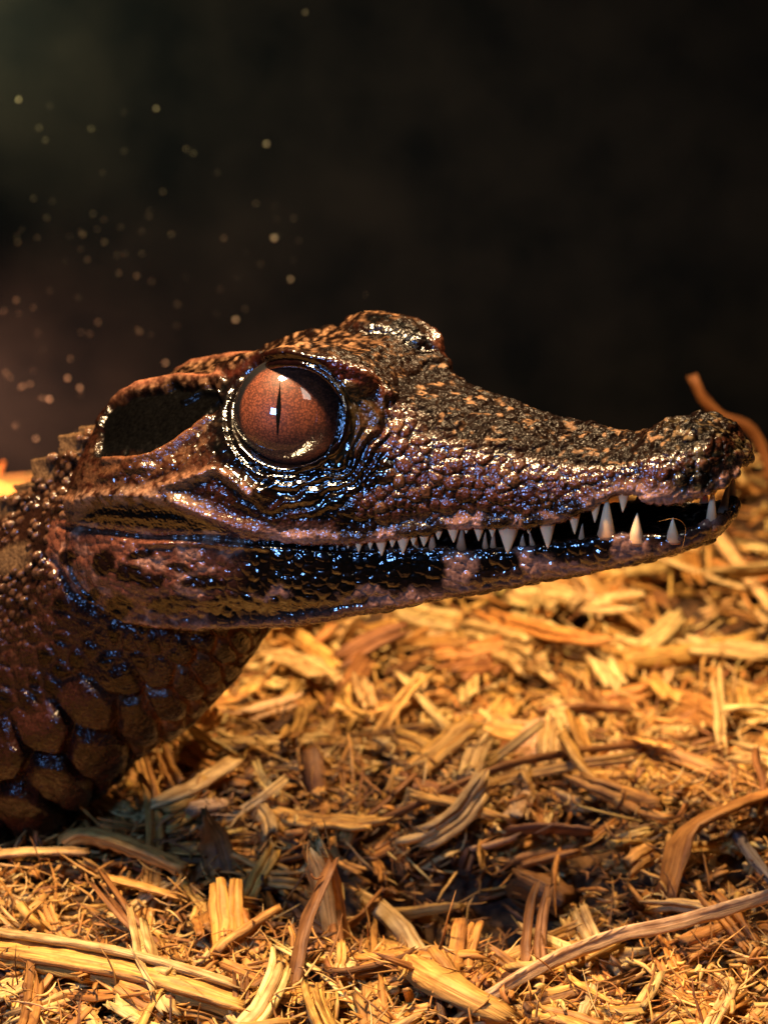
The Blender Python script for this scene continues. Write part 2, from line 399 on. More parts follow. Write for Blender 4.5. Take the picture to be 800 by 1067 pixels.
E = np.unique(np.sort(np.vstack([FQ[:, [0, 1]], FQ[:, [1, 2]], FQ[:, [2, 3]], FQ[:, [3, 0]]]), 1), axis=0)
deg = np.bincount(E.ravel(), minlength=nv).astype(float)[:, None]
def lap(A):
    out = np.zeros_like(A)
    for c in range(A.shape[1]):
        out[:, c] = np.bincount(E[:, 0], A[E[:, 1], c], nv) + np.bincount(E[:, 1], A[E[:, 0], c], nv)
    return out / deg
def normals(P):
    n = np.cross(P[FQ[:, 2]] - P[FQ[:, 0]], P[FQ[:, 3]] - P[FQ[:, 1]])
    out = np.zeros_like(P)
    for k in range(4):
        for c in range(3): out[:, c] += np.bincount(FQ[:, k], n[:, c], nv)
    return out / (np.linalg.norm(out, axis=1, keepdims=True) + 1e-9)
scm = np.zeros(nv)
for tip_, ce_ in SCU:
    dd = np.minimum(np.linalg.norm(co - ce_, axis=1), np.linalg.norm(co - .5 * (tip_ + ce_), axis=1)); dd = np.minimum(dd, np.linalg.norm(co - tip_, axis=1)); scm = np.maximum(scm, 1 - sstep(12, 24, dd))
for i in range(8): co = co + .5 * (lap(co) - co) * (1 - scm * (i > 1))[:, None]
print("body verts", nv, _t.time()-_T0)

# labels from the nearest source part
kd = kdtree.KDTree(len(PV))
for i, p in enumerate(PV): kd.insert(p, i)
kd.balance()
sub = np.round(co / 8).astype(np.int64); key, inv = np.unique(sub, axis=0, return_inverse=True)
kl = np.array([PL[kd.find(k * 8.0)[1]] for k in key]); lab = kl[inv.ravel()]

# ---- hide map: every vertex looked at from its own side of the head
N0 = normals(co)
Vm = co.copy(); Nm = N0.copy(); flip = co[:, 1] > 0
Vm[flip, 1] *= -1; Nm[flip, 1] *= -1
Wm = h2w(Vm); U, Vv = project(Wm); nw = Nm @ HM
dc = CAM - Wm; dc /= np.linalg.norm(dc, axis=1, keepdims=True)
face = np.einsum('ij,ij->i', nw, dc)
fm = sstep(.0, .25, face)
P3 = Vm
wu = 5 * fbm(P3 / 22, 31, 2); wv_ = 5 * fbm(P3 / 22, 57, 2)
u, v = U + wu, Vv + wv_                    # slightly wandering outlines for the markings
disp = np.zeros(nv); 
eyr = np.hypot((U - 300) / 54.0, (Vv - 435) / 50.5)     # 1 on the eye opening
jaw = inpoly(U, Vv, JTOP + [(765, 532), (740, 560), (700, 576), (600, 597), (500, 615), (400, 634), (290, 653), (200, 660), (130, 650), (75, 618), (48, 585), (50, 555)], 2) * fm
neck = (lab >= 2).astype(float)
for _ in range(6): neck = .5 * neck + .5 * lap(neck[:, None])[:, 0]
neck = sstep(.3, .7, neck) * (1 - jaw)
skull = (1 - neck) * (1 - jaw)
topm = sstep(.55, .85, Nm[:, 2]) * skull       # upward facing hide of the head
# smooth wet areas without scales
nict = inpoly(U, Vv, [(352, 400), (375, 396), (402, 412), (398, 440), (375, 468), (345, 490), (350, 450)], 4) * fm
ear = inpoly(u, v, [(98, 455), (108, 430), (124, 414), (142, 406), (180, 400), (224, 402), (232, 420), (214, 440), (185, 462), (150, 477), (118, 478), (100, 472)], 3) * fm
corner = inpoly(U, Vv, [(80, 545), (110, 530), (180, 528), (225, 545), (255, 558), (200, 562), (110, 556)], 4) * fm
eyew = (1 - sstep(1.0, 1.25, eyr)) * fm
plain = np.clip(1 - nict - .9 * eyew - .6 * corner - .5 * ear, 0, 1)
rimd, _ = segdist(U, Vv, [(102, 450), (110, 425), (122, 411), (140, 402), (180, 394), (230, 395)])
plain = plain * (1 - .85 * np.exp(-(rimd / 9) ** 2) * fm)
# scale fields
sizes = 12.5
Q = P3 * np.array([.88, 1.0, 1.0]) / sizes + 0.06 * np.column_stack([wu, wv_, wu])
f1, f2, idr = worley(Q, .85, 11)
edge = sstep(0, .16, f2 - f1); dome = np.clip(1 - (f1 / .75) ** 2, 0, 1)
g1, g2, idj, _a, _b = worley2(P3[:, 2] / 12 + .12 * P3[:, 0] / 12 + .3 * vnoise(P3 / 30, 9), P3[:, 0] / 12.5 + .3 * vnoise(P3 / 30, 4), .8, 21)
jedge = sstep(0, .18, g2 - g1); jdome = np.clip(1 - (g1 / .75) ** 2, 0, 1)
k1, k2, idk = worley(P3 / 5.0, .9, 41)
kdome = np.clip(1 - (k1 / .7) ** 2, 0, 1)
snoutm = sstep(20, 110, P3[:, 0]) * skull
amp = (1.3 + 1.5 * snoutm) * (0.5 + idr)
disp += plain * skull * (amp * (dome * .6 + edge * .5) - 1.2)
disp += plain * skull * .5 * kdome * (1 - .6 * topm)
disp += jaw * (2.3 * (.5 + .7 * idj) * (jdome * .75 + jedge * .45) - 1.2 + .5 * kdome)
# the large paired plates on the snout side
# structural ridges and grooves (place in the profile, half width, height)
def ridge(pts, wd, h, ends=.0, gate=None):
    global disp
    pts = np.array(pts, float); lo = pts.min(0) - 5 * wd; hi = pts.max(0) + 5 * wd
    s = np.where((U > lo[0]) & (U < hi[0]) & (Vv > lo[1]) & (Vv < hi[1]) & (fm > 0))[0]
    d, t = segdist(U[s] + .35 * wu[s], Vv[s] + .35 * wv_[s], pts)
    e = 1 if ends == 0 else sstep(0, ends, t) * sstep(0, ends, 1 - t)
    disp[s] += h * np.exp(-(d / wd) ** 2) * fm[s] * e
    return s, d
ridge([(230, 386), (260, 375), (300, 369), (345, 377), (380, 393), (406, 414)], 6, 8)
ridge([(104, 442), (112, 423), (124, 410), (142, 401), (180, 394), (230, 395)], 4, 5.5)
ridge([(112, 480), (140, 481), (170, 470), (195, 454), (216, 436)], 5, 8)
ridge([(190, 415), (210, 404), (226, 408)], 3, 6); ridge([(205, 436), (216, 420), (226, 412)], 3, 4)
ridge([(150, 512), (190, 502), (222, 489), (232, 493), (262, 512), (288, 518)], 6, 8, .1)
ridge([(75, 522), (100, 517), (130, 514), (180, 520), (215, 535), (250, 548), (285, 557)], 7, 8, .08)
ridge([(62, 530), (72, 520), (82, 528), (80, 542)], 5, 5)
ridge([(95, 500), (130, 490), (165, 486)], 5, 5, .2)
SLIT = [(56, 549), (100, 553), (140, 559), (190, 561), (240, 562), (290, 567), (340, 570), (400, 573)]
ridge(SLIT, 2.6, -7, .04)
ridge([(140, 564), (190, 565), (240, 567), (290, 572)], 3, 4, .1)
ridge([(x, y - 6) for x, y in LIP[5:]], 6, 4.5, .03)
ridge([(48, 575), (62, 600), (90, 632), (130, 652), (200, 662), (285, 656)], 5, -7, .08)
ridge([(62, 565), (72, 592), (95, 622), (132, 643), (200, 652), (290, 646), (400, 628), (500, 609)], 5, 4.5, .08)
ridge([(100, 536), (140, 538), (200, 543)], 4, 1.5, .1)
for px_, py_, r_, h_ in [(160, 600, 45, 7), (110, 590, 30, 4), (320, 602, 60, 5), (690, 505, 30, 4), (650, 500, 26, -3), (570, 530, 30, 3), (630, 570, 25, 3), (745, 545, 16, 4)]:
    disp += h_ * np.exp(-((U - px_) ** 2 + (Vv - py_) ** 2) / r_ ** 2) * fm
# wet folds of loose skin round and below the eye
fold = fm * skull * sstep(1.12, 1.25, eyr) * (1 - sstep(1.7, 2.3, eyr)) * sstep(0, 50, Vv - 435 + .6 * (U - 300)) * sstep(225, 275, U) 
ang = np.arctan2(Vv - 435, U - 300)
disp += fold * 1.9 * np.sin(eyr * 30 + 5.5 * fbm(np.column_stack([U / 45, Vv / 45, 0 * U]), 77, 3) * 2.2)
disp -= fold * plain * .6 * (amp * (dome * .6 + edge * .5) - 1.2)
# ear recess, eye rim and socket
disp -= 8 * ear * sstep(.2, 1, ear)
disp += 1.3 * np.exp(-((eyr - 1.13) / .05) ** 2) * fm + 1.3 * np.exp(-((eyr - 1.27) / .045) ** 2) * fm * sstep(430, 460, Vv)
disp -= 3 * np.exp(-((eyr - 1.2) / .04) ** 2) * fm
disp += 9 * nict * 0.4
soc = (1 - sstep(.88, 1.06, eyr)) * fm * (face > .25)
# nostril
ns = np.hypot((U - 704) / 11.0, (Vv - 436) / 6.0); disp += fm * (-6 * np.exp(-ns ** 2 * 1.3) + 3.0 * np.exp(-((ns - 1.5) / .35) ** 2))
# top plates: low relief lumps
disp += topm * 1.6 * fbm(P3 / 9, 91, 2)

# neck scales: rows that grow from the throat fold down to the chest
a0 = np.array([275.0, 655.0]); da = np.array([-.715, .70]); db = np.array([-.70, -.715])
s_ = (U - a0[0]) * da[0] + (Vv - a0[1]) * da[1]; t_ = (U - a0[0]) * db[0] + (Vv - a0[1]) * db[1]
sc_ = np.clip(s_, 0, 900); g = .15
pp = np.log(1 + g * sc_ / 15) / g + np.minimum(s_, 0) / 15
size = 15 + g * sc_
tt_ = np.where(t_ > 0, np.log(1 + .012 * np.clip(t_, 0, 900)) / .012, t_)
qq = tt_ / (size * np.interp(t_, [0, 60, 160, 260], [1.0, .95, .7, .62]))
c1, c2, idc, dx, dy = worley2(pp + .08 * wu / 5, qq + .08 * wv_ / 5, .45, 61)
cedge = sstep(0, .26, c2 - c1); cd_ = np.clip(1 - (c1 / .72) ** 2, 0, 1)
# small pointed grains on the nape side
n1_, n2_, idn = worley(np.column_stack([(P3[:, 0] * .55 + P3[:, 2] * .83) / 15, P3[:, 1] / 11, (P3[:, 2] * .55 - P3[:, 0] * .83) / 9.5]), .8, 71)
nedge = sstep(0, .3, n2_ - n1_); nd = np.clip(1 - (n1_ / .6) ** 2, 0, 1)
grain_w = sstep(150, 215, t_ - .10 * s_) 
grain_w = np.clip(grain_w + sstep(0, 30, P3[:, 1] * 0 + (60 - U)) * sstep(120, 190, t_) * .3, 0, 1)
bw = sstep(105, 150, s_) * (1 - sstep(70, 110, t_ - .18 * (s_ - 150)))
bw = np.clip(bw + (1 - sstep(30, 60, t_)) * sstep(0, 20, s_), 0, 1)
m1, m2, idm, mx_, my_ = worley2(s_ / 17 + .1 * wu / 5, t_ / 25 + .1 * wv_ / 5, .8, 66)
medge = sstep(.02, .38, m2 - m1); mdome = np.clip(1 - (m1 / .62) ** 2, 0, 1)
big = np.clip(size / 20, .7, 2.6)
disp += neck * (1 - grain_w) * bw * (6.2 * big * (cedge * .75 + 1.0 * cd_ - .34 * dx + .16 * dy) - 2.8 * big)
disp += neck * (1 - grain_w) * (1 - bw) * (5.0 * medge * mdome ** .6 * (.5 + .7 * idm) - 1.2)
disp += neck * 1.3 * fbm(P3 * np.array([.35, 1, 1]) / 7, 18, 3)
disp += neck * (1 - grain_w) * bw * 1.4 * fbm(np.column_stack([s_ / 26, t_ / 5.5, 0 * s_]), 19, 3)
disp -= neck * (1 - grain_w) * bw * 2.2 * (1 - sstep(0, .12, c2 - c1))
disp += neck * grain_w * (6.0 * nedge * nd * (.5 + idn) - 1.5)
disp += neck * .5 * fbm(P3 / 5, 15, 2)
disp += .35 * fbm(P3 / 3.5, 16, 2) * plain

disp = disp * (1 - .85 * scm)
co2 = co + N0 * disp[:, None]
# sink the socket straight back along the eye axis
AX = np.array([.0, -1.0, .22]); AX /= np.linalg.norm(AX)
axm = np.tile(-AX, (nv, 1)); axm[flip, 1] *= -1
co2 += axm * (soc * 55)[:, None]

# ---- colour of the hide
def lerp(c, m, col): return c * (1 - m[:, None]) + m[:, None] * np.array(col)
BLACK = (.0016, .0012, .0014); RED = (.115, .040, .022); TAN = (.30, .17, .10); PINK = (.30, .16, .135); CREAM = (.55, .44, .30)
nz = fbm(P3 / 16, 101, 3); nz2 = fbm(P3 / 6, 131, 2); nz3 = fbm(P3 / 40, 151, 3)
col = np.tile(np.array((.075, .028, .017)), (nv, 1))
rough = np.full(nv, .30)
col = lerp(col, sstep(-.1, .5, nz) * .7, BLACK)
# snout side: warm brown scales with paler centres
sside = snoutm * (1 - topm) * fm
col = lerp(col, sside * sstep(.0, .6, dome * (.5 + idr)) * .75, (.17, .068, .038))
col = lerp(col, sside * sstep(.72, .95, idr) * edge * .6, (.26, .15, .08))
col = lerp(col, (1 - edge) * .8 * skull, BLACK)
# dark band along the snout top with glints painted in as cream flecks
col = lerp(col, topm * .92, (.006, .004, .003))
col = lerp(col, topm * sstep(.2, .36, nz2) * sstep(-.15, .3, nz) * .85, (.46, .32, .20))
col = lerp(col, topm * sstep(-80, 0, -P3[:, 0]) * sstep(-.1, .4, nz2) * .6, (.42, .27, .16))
# brow and eyelid
brow = inpoly(u, v, [(236, 392), (262, 378), (300, 371), (345, 378), (385, 398), (408, 416), (395, 414), (360, 396), (300, 384), (262, 390), (240, 410)], 3) * fm
col = lerp(col, brow * .9, (.13, .03, .018))
eyering = (1 - sstep(1.22, 1.42, eyr)) * fm
under = inpoly(u, v, [(226, 400), (244, 392), (246, 450), (262, 480), (300, 492), (345, 485), (392, 462), (410, 480), (402, 505), (340, 530), (290, 520), (262, 510), (236, 492), (222, 470)], 6) * fm
col = lerp(col, np.clip(eyering + under * sstep(-.5, .2, nz + .5), 0, 1) * .93, BLACK)
col = lerp(col, nict * sstep(1.12, 1.2, eyr) * (.6 + .4 * nz2), (.085, .068, .032))
inner = inpoly(u, v, [(352, 392), (380, 396), (402, 412), (396, 424), (372, 404)], 3) * fm
col = lerp(col, inner * .8, (.12, .035, .02))
col = lerp(col, ear, BLACK)
# paler strokes along the ridges
def stroke(pts, wd, c, a, g=0.0):
    global col
    d, t = segdist(u, v, pts); m = np.exp(-(d / wd) ** 2) * fm * a
    if g: m = m * sstep(-g, g, nz2 + .1)
    col = lerp(col, np.clip(m, 0, 1), c)
stroke([(118, 414), (127, 407), (142, 400), (180, 392), (230, 393)], 3.2, (.42, .20, .13), .95)
stroke([(112, 480), (140, 481), (170, 470), (195, 454), (216, 436)], 4, (.32, .15, .08), .9)
stroke([(90, 500), (130, 488), (165, 484), (190, 476)], 12, (.20, .11, .06), .8, .3)
stroke([(150, 512), (190, 502), (222, 489), (232, 493), (262, 512)], 6, (.56, .34, .22), .9, .4)
stroke([(75, 524), (100, 518), (130, 514), (180, 520), (215, 533)], 8, (.66, .46, .33), .95, .35)
stroke([(190, 528), (215, 537), (250, 552), (285, 560)], 8, (.30, .16, .14), .95)
stroke([(62, 530), (72, 520), (82, 528), (80, 542)], 8, (.34, .19, .11), .9)
lipd, lipt = segdist(u, v, [(x, y - 4) for x, y in LIP[5:]])
lipm = np.exp(-(lipd / 9.0) ** 2) * fm * (1 - jaw)
lipgap = sstep(-.25, .15, fbm(np.column_stack([U / 48, 0 * U, 0 * U]), 205, 2))
col = lerp(col, lipm * (.45 + .55 * lipgap) * .95, (.85, .56, .50))
for bx, by, rx, ry in [(372, 548, 26, 13), (430, 550, 20, 8), (515, 541, 16, 12), (455, 545, 14, 8), (590, 527, 22, 8), (555, 538, 14, 8), (720, 500, 22, 12), (345, 530, 30, 14)]:
    m = (1 - sstep(.7, 1.15, np.hypot((u - bx) / rx, (v - by) / ry))) * fm * (1 - jaw); col = lerp(col, m * .93, BLACK)
col = lerp(col, corner * .9, (.004, .003, .004))
# lower jaw: black with pink-brown breaks and a pale lower rim
col = lerp(col, jaw * .95, (.002, .0017, .0024))
rim, _ = segdist(u, v, JBOT)
col = lerp(col, jaw * np.exp(-(rim / 11) ** 2) * sstep(-.35, .25, nz3 + .35) * .9, (.50, .29, .25))
u2 = U + 13 * fbm(P3 / 17, 301, 3); v2_ = Vv + 13 * fbm(P3 / 17, 333, 3)
for bx, by, rx, ry in [(478, 588, 16, 26), (560, 588, 20, 12), (545, 575, 10, 12), (655, 568, 15, 17), (700, 562, 10, 8), (288, 618, 18, 7), (415, 622, 60, 7), (735, 540, 12, 10), (600, 590, 30, 5), (240, 572, 16, 5), (262, 560, 14, 4)]:
    m = (1 - sstep(.55, 1.25, np.hypot((u2 - bx) / rx, (v2_ - by) / ry))) * jaw; col = lerp(col, m * .85, (.72, .46, .41))
cheek = jaw * (1 - sstep(205, 265, U + .5 * (Vv - 600)))
col = lerp(col, cheek * .95, (.30, .13, .09))
col = lerp(col, cheek * sstep(.0, .4, nz) * .85, (.80, .50, .39))
for bx, by, rx, ry in [(73, 582, 9, 9), (112, 585, 12, 16), (138, 596, 18, 12), (100, 618, 11, 8), (128, 629, 14, 11), (180, 628, 30, 12), (160, 604, 18, 7), (215, 605, 26, 9), (235, 630, 26, 12), (190, 590, 14, 6), (150, 575, 16, 6)]:
    m = (1 - sstep(.7, 1.15, np.hypot((u - bx) / rx, (v - by) / ry))) * jaw; col = lerp(col, m * .95, BLACK)
# snout tip: greenish grey flecks
tip = fm * skull * sstep(680, 720, U); col = lerp(col, tip * sstep(.05, .35, nz2) * .75, (.20, .18, .10)); col = lerp(col, tip * sstep(.1, .35, -nz2) * .7, BLACK)
# neck
ncol = np.tile(np.array((.075, .031, .026)), (nv, 1))
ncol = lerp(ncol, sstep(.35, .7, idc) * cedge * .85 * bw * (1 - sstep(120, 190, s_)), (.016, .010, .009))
ncol = lerp(ncol, (1 - cedge) * bw * (.2 + .6 * (1 - sstep(30, 60, t_))) * (1 - sstep(130, 230, s_)), (.75, .38, .16))  # warm bounce light painted onto the throat scale edges
ncol = lerp(ncol, bw * sstep(130, 220, s_) * sstep(-.25, .35, nz + .5 * dx) * .8, (.115, .046, .036))  # lit lower half of each chest scute painted in brown
ncol = lerp(ncol, bw * sstep(130, 220, s_) * sstep(.0, .5, -nz - .9 * dx) * .8, (.016, .010, .009))  # unlit upper half of each chest scute painted near black
ncol = lerp(ncol, (1 - bw) * medge * mdome * 1.2 * sstep(.3, .6, idm) * .95, (.008, .006, .006))
ncol = lerp(ncol, (1 - bw) * (1 - medge) * .5, (.16, .075, .05))
ncol = lerp(ncol, grain_w * .85, (.035, .018, .013))
ncol = lerp(ncol, scm * .8, (.34, .25, .15))
ncol = lerp(ncol, (1 - scm) * grain_w * sstep(.25, .7, nd * nedge) * (.5 + .5 * idn), (.34, .21, .13))
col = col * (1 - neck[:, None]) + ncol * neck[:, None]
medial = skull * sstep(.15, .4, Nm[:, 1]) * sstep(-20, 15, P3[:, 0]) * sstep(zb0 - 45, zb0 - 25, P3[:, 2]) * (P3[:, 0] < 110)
col = lerp(col, medial * .9, BLACK)  # shade on the inner side of the brows painted in as black
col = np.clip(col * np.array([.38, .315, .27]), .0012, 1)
# wetness
wet = np.clip(eyering + under + .7 * jaw * (1 - cheek) + corner + .5 * ear, 0, 1)
rough = .21 - .09 * wet + .05 * nz2 + .16 * topm - .02 * neck
rough = np.clip(rough, .08, .7)
wetn = np.clip(.45 + .45 * wet - .50 * topm - .35 * np.exp(-((eyr - 1.15) / .1) ** 2) - .55 * ear * (1 - .7 * sstep(440, 465, Vv)) - .22 * neck, .03, 1)

grit = np.clip(.5 - .32 * wet - .2 * jaw - .2 * ear + .1 * snoutm + .35 * corner + .35 * neck * (1 - grain_w), .06, .8)
WB = h2w(co2)
caiman = bpy.data.objects.new("caiman", None); sc.collection.objects.link(caiman)
cbase = h2w(np.array([-330.0, 0, float(Bm[5, 2])])); caiman.location = Vector(cbase * S); caiman.empty_display_size = .01; ORIG[caiman.name] = cbase
tag(caiman, "young dark brown caiman in profile with parted toothy jaws, resting its chest on wood shavings", "caiman")
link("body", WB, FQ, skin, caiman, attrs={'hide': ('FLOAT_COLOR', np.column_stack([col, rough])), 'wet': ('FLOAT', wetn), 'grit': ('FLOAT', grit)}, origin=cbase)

# ---- eyes
sel = (np.abs(eyr - 1.08) < .03) & (fm > .5) & (~flip)
ec = co2[sel].mean(0)                           # centre of the rim
ER = 62.0
eyec = ec + (-AX) * (ER * .55) + np.array([-7.0, 0, -2.0])
em, nt, bs = mat("amber_iris"); L = nt.links.new
tc = node(nt, 'ShaderNodeTexCoord'); vo = node(nt, 'ShaderNodeTexVoronoi'); vo.inputs['Scale'].default_value = .44 / S
L(tc.outputs['Object'], vo.inputs['Vector']); n = node(nt, 'ShaderNodeTexNoise'); n.inputs['Scale'].default_value = .2 / S; n.inputs['Detail'].default_value = 4
L(tc.outputs['Object'], n.inputs['Vector'])
rp = node(nt, 'ShaderNodeValToRGB'); e = rp.color_ramp.elements
e[0].position = .1; e[0].color = (.155, .042, .018, 1); e[1].position = .55; e[1].color = (.05, .014, .007, 1)
ad = node(nt, 'ShaderNodeMath', operation='MULTIPLY'); L(vo.outputs['Distance'], ad.inputs[0]); L(n.outputs['Fac'], ad.inputs[1])
a2 = node(nt, 'ShaderNodeMath', operation='MULTIPLY'); a2.inputs[1].default_value = 1.7; L(ad.outputs[0], a2.inputs[0]); L(a2.outputs[0], rp.inputs[0])
ia = node(nt, 'ShaderNodeAttribute', attribute_name='iris'); mxi = node(nt, 'ShaderNodeMixRGB'); mxi.inputs[1].default_value = (.004, .004, .005, 1)
L(ia.outputs['Fac'], mxi.inputs[0]); L(rp.outputs[0], mxi.inputs[2])
L(mxi.outputs[0], bs.inputs['Base Color']); bs.inputs['Roughness'].default_value = .5; bs.inputs['Coat Weight'].default_value = 1.0; bs.inputs['Coat Roughness'].default_value = .015; bs.inputs['Coat IOR'].default_value = 1.8
bs.inputs['Specular IOR Level'].default_value = .2
pm, nt, bs = mat("pupil_black"); bs.inputs['Base Color'].default_value = (.002, .002, .002, 1); bs.inputs['Roughness'].default_value = .05
# gaze: roughly towards where the photograph was taken from, in the head's own frame
GZ_ = w2h(HO + (CAM - h2w(eyec)) / np.linalg.norm(CAM - h2w(eyec)))
def eye(side):
    c = eyec.copy(); gz = GZ_.copy()
    if side > 0: c[1] *= -1; gz[1] *= -1
    up = np.array([0, 0, 1.0]); e1 = np.cross(gz, up); e1 /= np.linalg.norm(e1); e2 = np.cross(e1, gz)
    if e1[0] < 0: e1 = -e1
    secs = []; iris = []
    for th in np.linspace(.02, math.pi - .02, 90):
        a = np.linspace(0, 2 * math.pi, 96, endpoint=False)
        secs.append(c + ER * (.8 * math.cos(th) * gz + math.sin(th) * (np.cos(a)[:, None] * e1 + np.sin(a)[:, None] * e2)))
        iris += [1 - float(sstep(.98, 1.10, np.array(th)))] * 96
    V, F = loft(secs); iris += [1, 0]
    eo = link("eye", h2w(V), F, em, caiman, attrs={'iris': ('FLOAT', np.array(iris))}, origin=h2w(c))
    # slit pupil: a thin lens lying just over the ball
    n = 40; ss = np.linspace(-1, 1, n); hw = 2.5 * (1 - np.abs(ss) ** 1.3) ** 1.2 + .12; yy = 29 * ss + 4; xx0 = -13 + 2.0 * ss
    V = []; F = []
    for i in range(n):
        for xx in (xx0[i] - hw[i], xx0[i], xx0[i] + hw[i]):
            r2 = math.sqrt(ER ** 2 - xx ** 2 - yy[i] ** 2)
            V.append(c + (.8 * r2 + .5) * gz + xx * e1 + yy[i] * e2)
    for i in range(n - 1):
        for j in (0, 1): F.append([3 * i + j, 3 * i + j + 1, 3 * i + j + 4, 3 * i + j + 3])
    link("pupil", h2w(np.array(V)), F, pm, eo, origin=h2w(c))
    return eo
for s in (-1, 1): eye(s)

# ---- teeth
tm, nt, bs = mat("ivory"); L = nt.links.new
ta = node(nt, 'ShaderNodeAttribute', attribute_name='tone'); L(ta.outputs['Color'], bs.inputs['Base Color'])
bs.inputs['Roughness'].default_value = .22; bs.inputs['Subsurface Weight'].default_value = .35; bs.inputs['Subsurface Radius'].default_value = (1, .6, .35); bs.inputs['Subsurface Scale'].default_value = 4 * S
UT = [(334, 560, 334, 566, 4), (351, 561, 351, 568, 5), (373, 560, 373, 573, 9), (396, 559, 397, 577, 11), (419, 556, 419, 575, 12), (441, 554, 441, 567, 10),
      (471, 545, 472, 563, 12), (498, 545, 498, 564, 12), (529, 548, 528, 577, 20), (569, 541, 570, 572, 17), (597, 533, 598, 557, 12), (619, 521, 619, 545, 11), (649, 513, 648, 534, 11), (744, 506, 742, 518, 8), (362, 561, 362, 569, 6), (385, 560, 385, 570, 7), (408, 558, 408, 568, 8), (430, 556, 430, 566, 8), (456, 550, 456, 560, 8), (485, 546, 485, 556, 8), (512, 547, 512, 560, 9), (550, 545, 550, 556, 9)]
LT = [(632, 552, 633, 516, 16), (663, 560, 664, 534, 15), (701, 560, 701, 539, 13), (741, 542, 743, 504, 11), (754, 528, 760, 499, 9), (545, 570, 545, 556, 8), (556, 570, 552, 553, 7), (481, 568, 482, 547, 10), (451, 572, 451, 551, 10), (506, 570, 506, 553, 7), (606, 564, 607, 545, 8), (514, 570, 515, 552, 7), (434, 572, 434, 556, 8)]
def tooth(b, t, wd, kfun, kt, tone, side):
    if b[0] < 480 and side < 0 and t[1] > b[1]: wd *= 1.2; t = (t[0], t[1] + 2.5)
    if t[1] > b[1]: wd *= 1.15
    B = unproj(*b, kfun); T = unproj(*t, kt)
    ax = T - B; ln = np.linalg.norm(ax); B = B - ax * .25
    e1 = np.array([1.0, 0, 0]) - ax * ax[0] / (ax @ ax); e1 /= np.linalg.norm(e1); e2 = np.cross(ax / np.linalg.norm(ax), e1)
    secs = []; tl = []
    for k, s in enumerate(np.linspace(0, 1, 11)):
        r = wd * .64 * ((1 - s) ** .85 * .97 + .03) * (1.08 if s < .2 else 1); a = np.linspace(0, 2 * math.pi, 16, endpoint=False)
        c = B + ax * 1.25 * s + e2 * (-2.2 * math.sin(s * 2.6))
        secs.append(c + r * (np.cos(a)[:, None] * e1 + .8 * np.sin(a)[:, None] * e2))
        tl += [np.array(tone) * (np.array([.55, .33, .25]) + np.array([.45, .67, .75]) * min(1, s * 2.0))] * 16
    V, F = loft(secs); tl += [np.array(tone) * .5, np.array(tone)]
    V[:, 1] *= -side
    link("tooth", h2w(V), F, tm, caiman, attrs={'tone': ('FLOAT_COLOR', np.column_stack([np.array(tl), np.ones(len(tl))]))}, origin=h2w(B * np.array([1, -side, 1])))
for side in (-1, 1):
    for x1, y1, x2, y2, wd in UT:
        if side > 0 and x1 < 560: continue
        tooth((x1, y1), (x2, y2), wd, lambda X, wd=wd: -W(X) * (.94 - .0065 * max(0, wd - 11)), lambda X: -W(X) * .98, (.95, .68, .38), side)
    for i, (x1, y1, x2, y2, wd) in enumerate(LT):
        if side > 0 and (x1 < 620 or i == 4): continue
        inn = .93 if i < 5 else .90
        if i == 4: tooth((x1, y1), (x2, y2), wd, lambda X: 10.0, lambda X: 12.0, (.58, .46, .34), side)
        else: tooth((x1, y1), (x2, y2), wd, lambda X: -JW(X) * inn, lambda X: -JW(X) * (inn + .02), (.92, .66, .38) if i < 5 else (.5, .33, .19), side)
